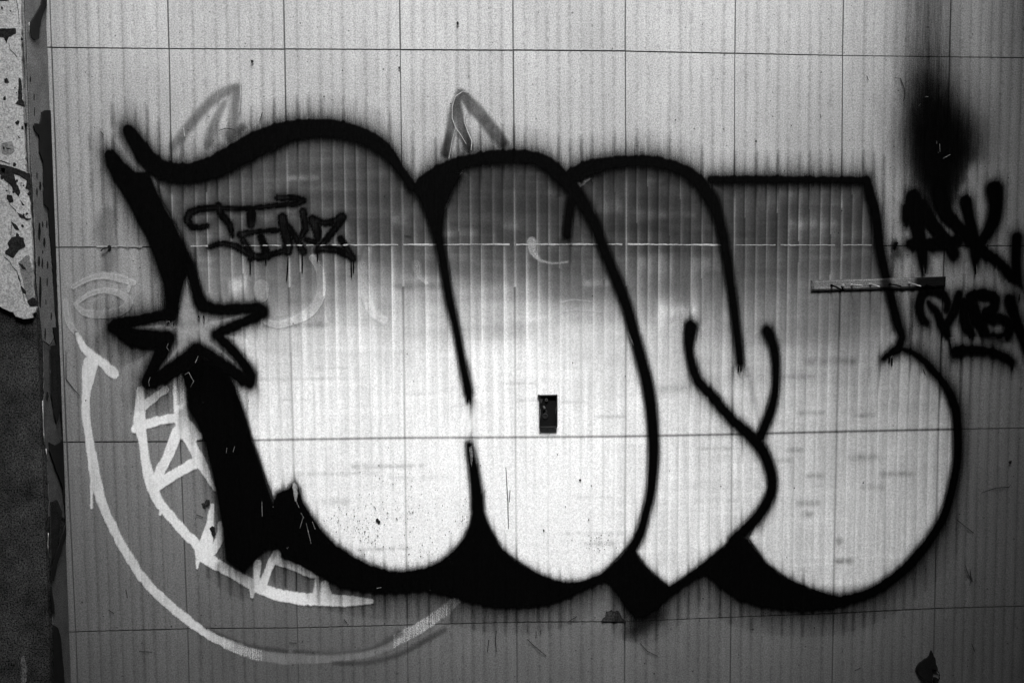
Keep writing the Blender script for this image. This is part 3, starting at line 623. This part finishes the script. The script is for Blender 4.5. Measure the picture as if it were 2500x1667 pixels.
for s in SC: ribbon('scratch', s, 1.1, 6, M_chip, wall)
rs = random.Random(3); V = []; Fs = []
def speck(u, v, r):
    x, z = at(u, v); k = len(V); a0 = rs.random()*6; m = 5
    for i in range(m):
        rr = r*MM*rs.uniform(.6, 1.3); V.append((x+math.cos(a0+i*6.283/m)*rr, -0.0035, z+math.sin(a0+i*6.283/m)*rr*1.3))
    Fs.append(tuple(range(k, k+m))[::-1])
for i in range(420):
    cu, cv, su, sv = rs.choice([(890,1240,40,45),(840,1270,30,20),(1010,1230,45,30),(1040,1360,30,15),(900,1300,15,25),(1020,1290,60,60),(1460,1325,20,10),(1000,1180,60,40),(1130,1250,12,30)])
    speck(rs.gauss(cu, su), rs.gauss(cv, sv), rs.choice([.7, .8, 1.0, 1.4]))
for i in range(160): speck(rs.uniform(190, 2480), rs.uniform(20, 1650), rs.choice([.8, 1, 1.3, 1.8]))
for u, v, r in [(1117,58,3),(975,167,3),(617,151,4),(921,1268,4),(925,1273,5),(1327,1294,2.5),(1416,1171,3),(2465,1128,5),(506,1225,8),(1845,346,2.5),(498,1230,5),(520,1290,7),(521,1300,6)]: speck(u, v, r)
sp = link_mesh('paint_specks', V, Fs, M_chip); adopt(sp, wall); sp['kind'] = 'stuff'
prism('broken_chip', rough_outline([(1468,1516),(1476,1504),(1480,1492),(1492,1488),(1500,1491),(1510,1490),(1515,1500),(1518,1507),(1528,1517)], 4, 1.3, 4), -0.0015, 0.0012, plain('chipped_edge', 0.035, 0.9, 0.02, 0.5, 0.5, 60), wall)

# ------------------------------------------------------------------ hook rail
px0, pz0 = at(2145, 692)
rail = empty('hook_rail', (float(px0), 0, float(pz0))); tag(rail, 'narrow wooden coat hook rail screwed to the tiles at the right, partly sprayed black', 'hook rail')
YB = -0.0085
c4 = [at(1981, 684.5, YB), at(2310, 675, YB), at(2309, 700.5, YB), at(1981, 710.5, YB)]
V = []; n = 66; m_ = 6; PV = []
for j in range(m_+1):
    for i in range(n+1):
        s, t = i/n, j/m_
        x = (c4[0][0]*(1-s)+c4[1][0]*s)*(1-t)+(c4[3][0]*(1-s)+c4[2][0]*s)*t; z = (c4[0][1]*(1-s)+c4[1][1]*s)*(1-t)+(c4[3][1]*(1-s)+c4[2][1]*s)*t
        ed = 0.0025 if j in (0, m_) or i in (0, n) else 0
        V.append((float(x), YB+ed, float(z)+rs.uniform(-.0003, .0003)))
k0 = len(V); Fs = []
for j in range(m_):
    for i in range(n): a = j*(n+1)+i; Fs.append((a, a+n+1, a+n+2, a+1))
rim = [i for i in range(n+1)] + [j*(n+1)+n for j in range(1, m_+1)] + [m_*(n+1)+i for i in range(n-1, -1, -1)] + [j*(n+1) for j in range(m_-1, 0, -1)]
for q in rim: V.append((V[q][0], -0.001, V[q][2]))
for i in range(len(rim)): j = (i+1) % len(rim); Fs.append((rim[i], rim[j], k0+j, k0+i))
mw, nw, bw_ = mat('rail_wood_with_overspray')
gv = noise(nw, coords(nw, (6, 6, 120)), 1.0, 5, 0.6); pv = attr(nw, 'cover')
v_ = math_(nw, 'MULTIPLY', math_(nw, 'MULTIPLY', remap(nw, gv, 0.3, 0.7, 0.6, 1.35), grain(nw, 0.4)), 0.15)
v_ = math_(nw, 'MULTIPLY', v_, math_(nw, 'SUBTRACT', 1.0, math_(nw, 'MULTIPLY', pv, 0.97)))
setcol(nw, bw_, v_); bw_.inputs['Roughness'].default_value = 0.7; bw_.inputs['Specular IOR Level'].default_value = 0.01
board = link_mesh('board', V, Fs, mw); adopt(board, rail)
cv = []
for p in V:
    u, v = to_px(p[0], p[2], p[1])
    s1 = math.exp(-((u-2163)/17)**4)*0.97; s2 = float(sst(u, 2222, 2242))*0.97 + 0.0
    s3 = math.exp(-((u-2172)/12)**2-((v-699)/8)**2); s4 = float(1-sst(u, 1982, 1992))*0.6
    if abs(v-(684.5-(u-1981)*0.029)) < 3: s4 = max(s4, 0.55)
    cv.append(min(1, max(s1, s2, s3, s4)))
A = board.data.attributes.new('cover', 'FLOAT', 'POINT'); A.data.foreach_set('value', np.array(cv, np.float32))
def hook(u, v, m, tip=(0.008, -0.055, -0.008), crook=False):
    x, z = map(float, at(u, v, YB)); h = (x, YB, z)
    o = tube('hook', [h, (x+tip[0]*.5, YB+tip[1]*.5, z+tip[2]*.4), (x+tip[0], YB+tip[1], z+tip[2])] + ([(x+tip[0]+.002, YB+tip[1]-.008, z+tip[2]-.001), (x+tip[0]-.004, YB+tip[1]-.008, z+tip[2]+.012)] if crook else []), 0.0022 if not crook else 0.0028, m, rail)
    disc('base_washer', (x, YB, z), 0.0042, 0.003, m, rail); return o
hook(2030, 696.5, M_blackhard, (0.010, -0.06, -0.014), True); hook(2079, 695.6, M_steel, (0.014, -0.05, -0.002)); hook(2124, 694, M_steel, (0.012, -0.045, -0.008))
hook(2172, 693.5, M_blackhard, (0.014, -0.05, -0.006)); hook(2219, 691.2, M_steel, (0.016, -0.05, -0.010)); hook(2262, 696, M_blackhard, (0.012, -0.04, -0.006))
x, z = map(float, at(2058, 696.3, YB)); disc('screw', (x, YB, z), 0.0048, 0.003, M_steel, rail, 14, 0.0016)

# ------------------------------------------------------------------ electrical box
cx, cz = map(float, at(1338, 1003))
bxo = empty('electrical_box', (cx, 0, cz)); tag(bxo, 'small upright black electrical box set in the white fill near the picture centre', 'electrical box')
hw, hh = 22*MM*1.02, 39.5*MM*1.02
M_box = plain('box_black', 0.012, 0.5, 0.2, 0.5, 0.5, 90); M_boxi = plain('box_inside', 0.005, 0.7, 0.1)
box('back_plate', cx-hw+.002, cx+hw-.002, -0.0050, -0.0032, cz-hh+.002, cz+hh-.002, M_boxi, bxo)
rr_ = 0.0034
box('rim_side', cx-hw, cx-hw+rr_, -0.0125, -0.003, cz-hh+rr_, cz+hh-rr_, M_box, bxo, .0008); box('rim_side', cx+hw-rr_, cx+hw, -0.0125, -0.003, cz-hh+rr_, cz+hh-rr_, M_box, bxo, .0008)
box('rim_top', cx-hw, cx+hw, -0.0130, -0.003, cz+hh-rr_, cz+hh+.0006, M_box, bxo, .0008); box('rim_bottom', cx-hw, cx+hw-.001, -0.0130, -0.003, cz-hh-.0006, cz-hh+rr_, M_box, bxo, .0008)
prism('bent_corner', [(1312,964),(1318,963),(1318,972),(1315,972)], -0.004, 0.004, M_box, bxo); prism('bent_corner', [(1355,966),(1359,962),(1361,975),(1356,974)], -0.004, 0.004, M_box, bxo)
prism('corner_web', rough_outline([(1319,966),(1357,966),(1357,976),(1352,970),(1336,971),(1326,974),(1321,984),(1319,984)], 5, .6, 2), -0.005, 0.003, plain('box_web', 0.03, 0.6, 0.1, 0.5, 0.5, 120), bxo)
disc('screw_lug', (cx-.006, -0.005, cz+hh-.016), 0.0052, 0.005, M_steel and plain('dull_lug', 0.05, 0.5, 0.3), bxo, 14, 0.0026)
disc('knockout', (cx-.008, -0.005, cz-.001), 0.0046, 0.003, plain('dull_knockout', 0.02, 0.5, 0.3), bxo, 14, 0.002)
disc('knockout', (cx-.010, -0.005, cz-.016), 0.0095, 0.0022, plain('dull_knockout_large', 0.014, 0.5, 0.3), bxo, 18, 0.006)
tube('cable_stub', [(cx-.015, -.006, cz+.016), (cx-.012, -.010, cz+.010), (cx-.014, -.009, cz+.002)], [.003, .0045, .003], plain('dusty_cable', 0.06, 0.6, 0.2), bxo)
tube('edge_lip', [(cx-hw+.0025, -.0128, cz+.008), (cx-hw+.0040, -.0130, cz-.010), (cx-hw+.0020, -.0128, cz-.030)], .0009, plain('lip', 0.14, 0.5, 0.3), bxo, 6)
tube('edge_lip', [(cx+hw-.0035, -.0128, cz+.014), (cx+hw-.0058, -.0110, cz-.004), (cx+hw-.0040, -.0120, cz-.028)], .0007, plain('lip_dark', 0.07, 0.5, 0.3), bxo, 6)

# ------------------------------------------------------------------ torn scrap, plugs
sx, sz = map(float, at(2262, 1630))
scr = empty('torn_scrap', (sx, 0, sz)); tag(scr, 'torn black scrap with a wire loop stuck to the joint at the lower right edge', 'scrap')
prism('rag', rough_outline([(2272,1586),(2277,1592),(2281,1606),(2289,1637),(2282,1632),(2275,1629),(2275,1667),(2268,1664),(2257,1661),(2250,1652),(2242,1644),(2234,1633),(2238,1622),(2252,1612),(2267,1600)], 6, 1.3, 9), -0.003, 0.006, M_flake, scr)
lp = []
for k in range(13):
    t = -1.9+k*0.36; u, v = 2284+10*math.cos(t), 1650+15*math.sin(t); x, z = map(float, at(u, v, -.006)); lp.append((x, -.006, z))
tube('wire_loop', lp, 0.0016, M_blackhard, scr, 6)
prism('knot', rough_outline([(2278,1652),(2284,1650),(2289,1656),(2289,1668),(2278,1668)], 5, .8, 3), -0.004, 0.008, M_flake, scr)
x, z = map(float, at(2409, 600)); plug = disc('wall_plug', (0, 0, 0), 4.6*MM, 0.004, M_conc, None, 14, 2.2*MM); plug.location = (x, -0.0005, z); tag(plug, 'small round wall plug on the joint just right of the thick sprayed letters', 'wall plug')
hk = empty('rusty_hook', (float(at(262, 603)[0]), 0, float(at(262, 603)[1]))); tag(hk, 'small rusty hook on the joint left of the slanting black bar', 'hook')
x, z = map(float, at(268, 603)); disc('eye', (x, -0.002, z), 4.2*MM, 0.005, M_chip, hk, 12, 2.0*MM)
P = [at(264, 604, -.006), at(257, 605, -.012), at(250, 608, -.012), at(246, 613, -.008)]; tube('shank', [(float(a), -.006-.001*i, float(b)) for i, (a, b) in enumerate(P)], 0.0019, M_chip, hk, 6)

# ------------------------------------------------------------------ pillar at the left
pil = empty('corner_pillar', (XE-0.35, -0.08, 0)); tag(pil, 'peeling plastered pillar at the left edge, bare dark concrete below', 'pillar')
YF = -0.15
box('core', XE-1.3, XE, YF, 0.16, 0, az+bz_*RT, M_conc, pil)
mpl = M_plaster
edgeR = [(54,-30),(55,0),(56,150),(60,250),(66,400),(74,470),(78,520),(82,600),(84,700),(86,740)]
pts = [(-420,-30)] + edgeR + [(92,752),(90,762),(82,764),(84,776),(60,778),(42,772),(36,762),(26,760),(10,752),(-5,744),(-60,738),(-160,750),(-420,742)]
pts = [pts[0]] + rough_outline(pts[1:-1], 9, 1.1, 12, False) + [pts[-1]]
prism('plaster', pts, YF-0.0005, 0.010, mpl, pil)
YP = YF-0.0107
FR = [[(-10,70),(38,70),(39,82),(22,90),(16,108),(10,92),(-10,90)],[(46,190),(52,193),(55,240),(62,262),(50,257),(38,254),(44,245)],[(10,194),(18,191),(21,203),(12,204)],
      [(-6,400),(20,405),(45,413),(72,424),(76,440),(70,462),(62,460),(66,442),(52,432),(35,425),(40,445),(50,470),(44,480),(34,468),(26,452),(10,440),(2,428),(-6,425)],
      [(2,410),(14,412),(12,424),(4,420)],[(18,475),(30,478),(34,492),(24,496),(16,486)],[(48,487),(60,500),(56,503)],[(42,519),(60,527),(64,533),(78,533),(66,539),(48,530)],[(28,542),(38,548),(48,562),(36,560)],
      [(45,575),(58,582),(62,602),(45,612),(32,630),(12,620),(14,612),(22,605),(18,595),(28,580)],[(45,643),(55,645),(65,660),(55,656)],[(41,664),(48,676),(50,690),(44,680)],[(50,696),(62,710),(64,720),(55,715)],
      [(66,735),(80,725),(92,735),(92,748),(72,748)],[(52,308),(57,309),(57,317),(52,316)],[(14,360),(26,362),(27,364),(16,364)],[(22,25),(28,26),(26,30)],[(-4,0),(22,0),(20,2),(-4,2)],[(42,330),(50,336),(46,339)]]
for i, p in enumerate(FR): prism('plaster_chip', rough_outline(p, 5, .9, 40+i), YP, 0.0006, M_chip, pil)
rq = random.Random(77)
for i in range(34):
    cu, cv_ = rq.choice([(rq.uniform(0, 74), rq.uniform(400, 480)), (rq.uniform(0, 74), rq.uniform(400, 480)), (rq.uniform(30, 80), rq.uniform(480, 735)), (rq.uniform(0, 56), rq.uniform(10, 380))]); rr_c = rq.choice([1.5, 2, 3, 4.5])
    FRp = [(cu+rr_c*rq.uniform(.5, 1.3)*math.cos(k_*1.05), cv_+rr_c*rq.uniform(.6, 1.8)*math.sin(k_*1.05)) for k_ in range(6)]
    prism('plaster_chip', FRp[::-1], YP, 0.0005, M_chip, pil)
for i, p in enumerate([[(45,640),(70,620),(80,660),(82,730),(66,735),(58,700)],[(4,350),(30,345),(36,370),(28,378),(4,376)],[(60,140),(62,260),(66,300),(58,300),(56,200)]]): prism('bare_undercoat', rough_outline(p, 7, 1.3, 80+i), YP+.0003, 0.0005, M_plaster2, pil)
for i, s in enumerate([[(40,0),(45,30),(47,60)],[(22,105),(25,122),(34,130),(42,140)],[(0,392),(12,396),(24,400)],[(20,430),(24,500),(40,515)],[(28,540),(28,560),(26,575)],[(10,628),(22,636),(30,650),(44,665)],[(42,665),(52,700),(60,735)]]):
    P = [at(p[0], p[1], YP) for p in s]; tube('crack', [(float(a), YP-.0003, float(b)) for a, b in P], .0007, M_chip, pil, 4)
# side face: painted skin, chips, dark slab and peeling strips
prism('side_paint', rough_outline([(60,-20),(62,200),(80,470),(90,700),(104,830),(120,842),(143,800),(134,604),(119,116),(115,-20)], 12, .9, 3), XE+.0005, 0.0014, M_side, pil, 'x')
M_side2 = plain('darker_side_paint', 0.10, 0.9, 0.03, 0.42, 0.35, 20)  # darker tone for the lower part of the side face
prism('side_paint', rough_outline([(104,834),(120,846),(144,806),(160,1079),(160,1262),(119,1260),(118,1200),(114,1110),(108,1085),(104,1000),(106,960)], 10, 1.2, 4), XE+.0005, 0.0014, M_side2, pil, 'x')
prism('pale_patch', rough_outline([(126,1105),(134,1100),(146,1112),(142,1140),(130,1136)], 6, 1.2, 5), XE+.0026, 0.0006, M_plaster2, pil, 'x')
prism('pale_patch', rough_outline([(52,1600),(60,1598),(66,1630),(62,1680),(50,1680)], 6, 2.2, 6), YF-.0003, 0.0006, plain('chalky_bloom', 0.12, 0.95, 0.02, 0.6, 0.6, 60), pil)
prism('lower_skin', rough_outline([(124,1420),(132,1400),(148,1340),(165,1262),(175,1400),(185,1670),(150,1670),(146,1570),(128,1522)], 9, .9, 5), XE+.0007, 0.0012, plain('lower_skin_paint', 0.11, 0.9, 0.03, 0.4, 0.2, 14), pil, 'x')
SD = [[(100,275),(108,269),(122,270),(124,330),(127,400),(129,480),(134,600),(136,690),(140,800),(137,800),(131,720),(126,640),(123,600),(119,575),(117,510),(105,498),(104,400),(94,372),(93,330),(82,318),(80,308),(84,301),(96,302)],
      [(116,-10),(112,14),(105,30),(98,52),(94,70),(93,95),(84,98),(75,92),(71,75),(73,55),(82,42),(95,20),(104,-10)],
      [(120,845),(138,842),(146,880),(147,950),(146,1005),(135,1035),(130,1010),(122,960)],[(128,800),(142,798),(147,870),(149,952),(144,955),(141,880)],
      [(160,962),(146,1004),(150,1045),(161,1068),(157,1030),(152,1002),(158,980)],[(118,1080),(132,1088),(146,1078),(154,1066),(160,1080),(161,1170),(156,1230),(148,1180),(136,1150),(118,1100)],
      [(160,1190),(170,1258),(155,1320),(140,1370),(129,1418),(122,1416),(121,1390),(136,1345),(155,1290),(163,1260),(159,1225)],[(122,1225),(136,1220),(150,1250),(140,1320),(122,1380)],
      [(123,1430),(128,1462),(131,1498),(125,1494),(122,1450)],[(128,1526),(140,1532),(147,1560),(149,1590),(153,1630),(155,1670),(130,1670),(128,1560)]]
for i, p in enumerate(SD):
    tag(prism('peeling_flake', rough_outline(p, 9, .8, 60+i), XE+.0022+.0004*(i % 3), 0.0035, M_flake if i not in (2, 7) else M_chip, pil, 'x'))
for u, v0, v1, w_ in [(98,443,466,2.6),(90,458,480,1.8),(96,543,588,3.2),(104,540,556,1.6),(114,538,558,1.8),(108,580,604,2.8),(95,625,652,3),(103,630,656,2),(116,637,657,1.8),(98,675,752,3.2),(115,678,700,1.3),(125,762,782,1.6),(74,186,202,1.5),(83,228,248,1.2),(68,223,229,3),(90,420,436,1.6),(84,262,285,1),
                     (104,610,620,1.2),(112,730,745,1),(110,800,830,2),(115,955,980,3.5),(112,1270,1285,2.5)]:
    prism('paint_chip', [(u-w_*.4, v0), (u+w_*.5, v0+2), (u+w_, (v0+v1)/2), (u+w_*.3, v1), (u-w_*.7, v1-4), (u-w_, (v0+v1)/2+3)], XE+.0021, 0.0006, M_chip, pil, 'x')
for s in [[(104,978),(105,1010),(107,1060),(109,1085)],[(112,1095),(116,1120)],[(118,1300),(117,1330),(121,1360)],[(127,1450),(128,1478)],[(71,55),(71,75),(76,95)]]:
    P = [at_side(p[0], p[1], XE+.004) for p in s]; tube('pale_edge', [(XE+.004, float(max(-.149, a)), float(b)) for a, b in P], .0012, M_plaster, pil, 4)
tube('pale_edge', [(XE-.004, YF-.001, z_) for z_ in (az+bz_*RT-.1, 2.2, 1.9, 1.68)], .0035, M_plaster2, pil, 6)

# ------------------------------------------------------------------ ground, and unseen walls and slabs added to shade the tiles
def struct(o): o['kind'] = 'structure'; return o
gnd = link_mesh('ground', [(-40, -40, 0), (40, -40, 0), (40, 40, 0), (-40, 40, 0)], [(0, 1, 2, 3)], M_ground); struct(gnd)
BLOCK_D, BLOCK_H, YL, YR = -4.3, 7.9, XE-0.22, 2.9  # added walls out of view, shaping the light on the tiles
ww = box('added_shade_wall', YL-.25, YR+.25, BLOCK_D-.25, BLOCK_D, 0, BLOCK_H, M_blocker); tag(ww, 'added unseen dark wall facing the tiled wall, shading its lower part', 'wall')
ww = box('added_shade_wall', YL-.25, YL, BLOCK_D+.002, -.165, 0, BLOCK_H, M_blocker); tag(ww, 'added dark side wall beyond the plastered pillar, shading the left of the tiles', 'wall')
ww = box('added_shade_wall', YR, YR+.25, BLOCK_D+.002, -.002, 0, BLOCK_H, M_blocker); tag(ww, 'added dark side wall out of view, shading the right end of the tiles', 'wall')

for x0, x1, t in ((YL-.25, -1.13, 'left'), (1.56, YR+.25, 'right')):  # added overhead slabs dimming both ends of the tiled wall
    o = box('added_shade_slab', x0, x1, BLOCK_D, -.05, 4.2, 4.4, M_blocker); tag(o, 'added unseen dark slab shading the %s end of the tiled wall' % t, 'blocker')
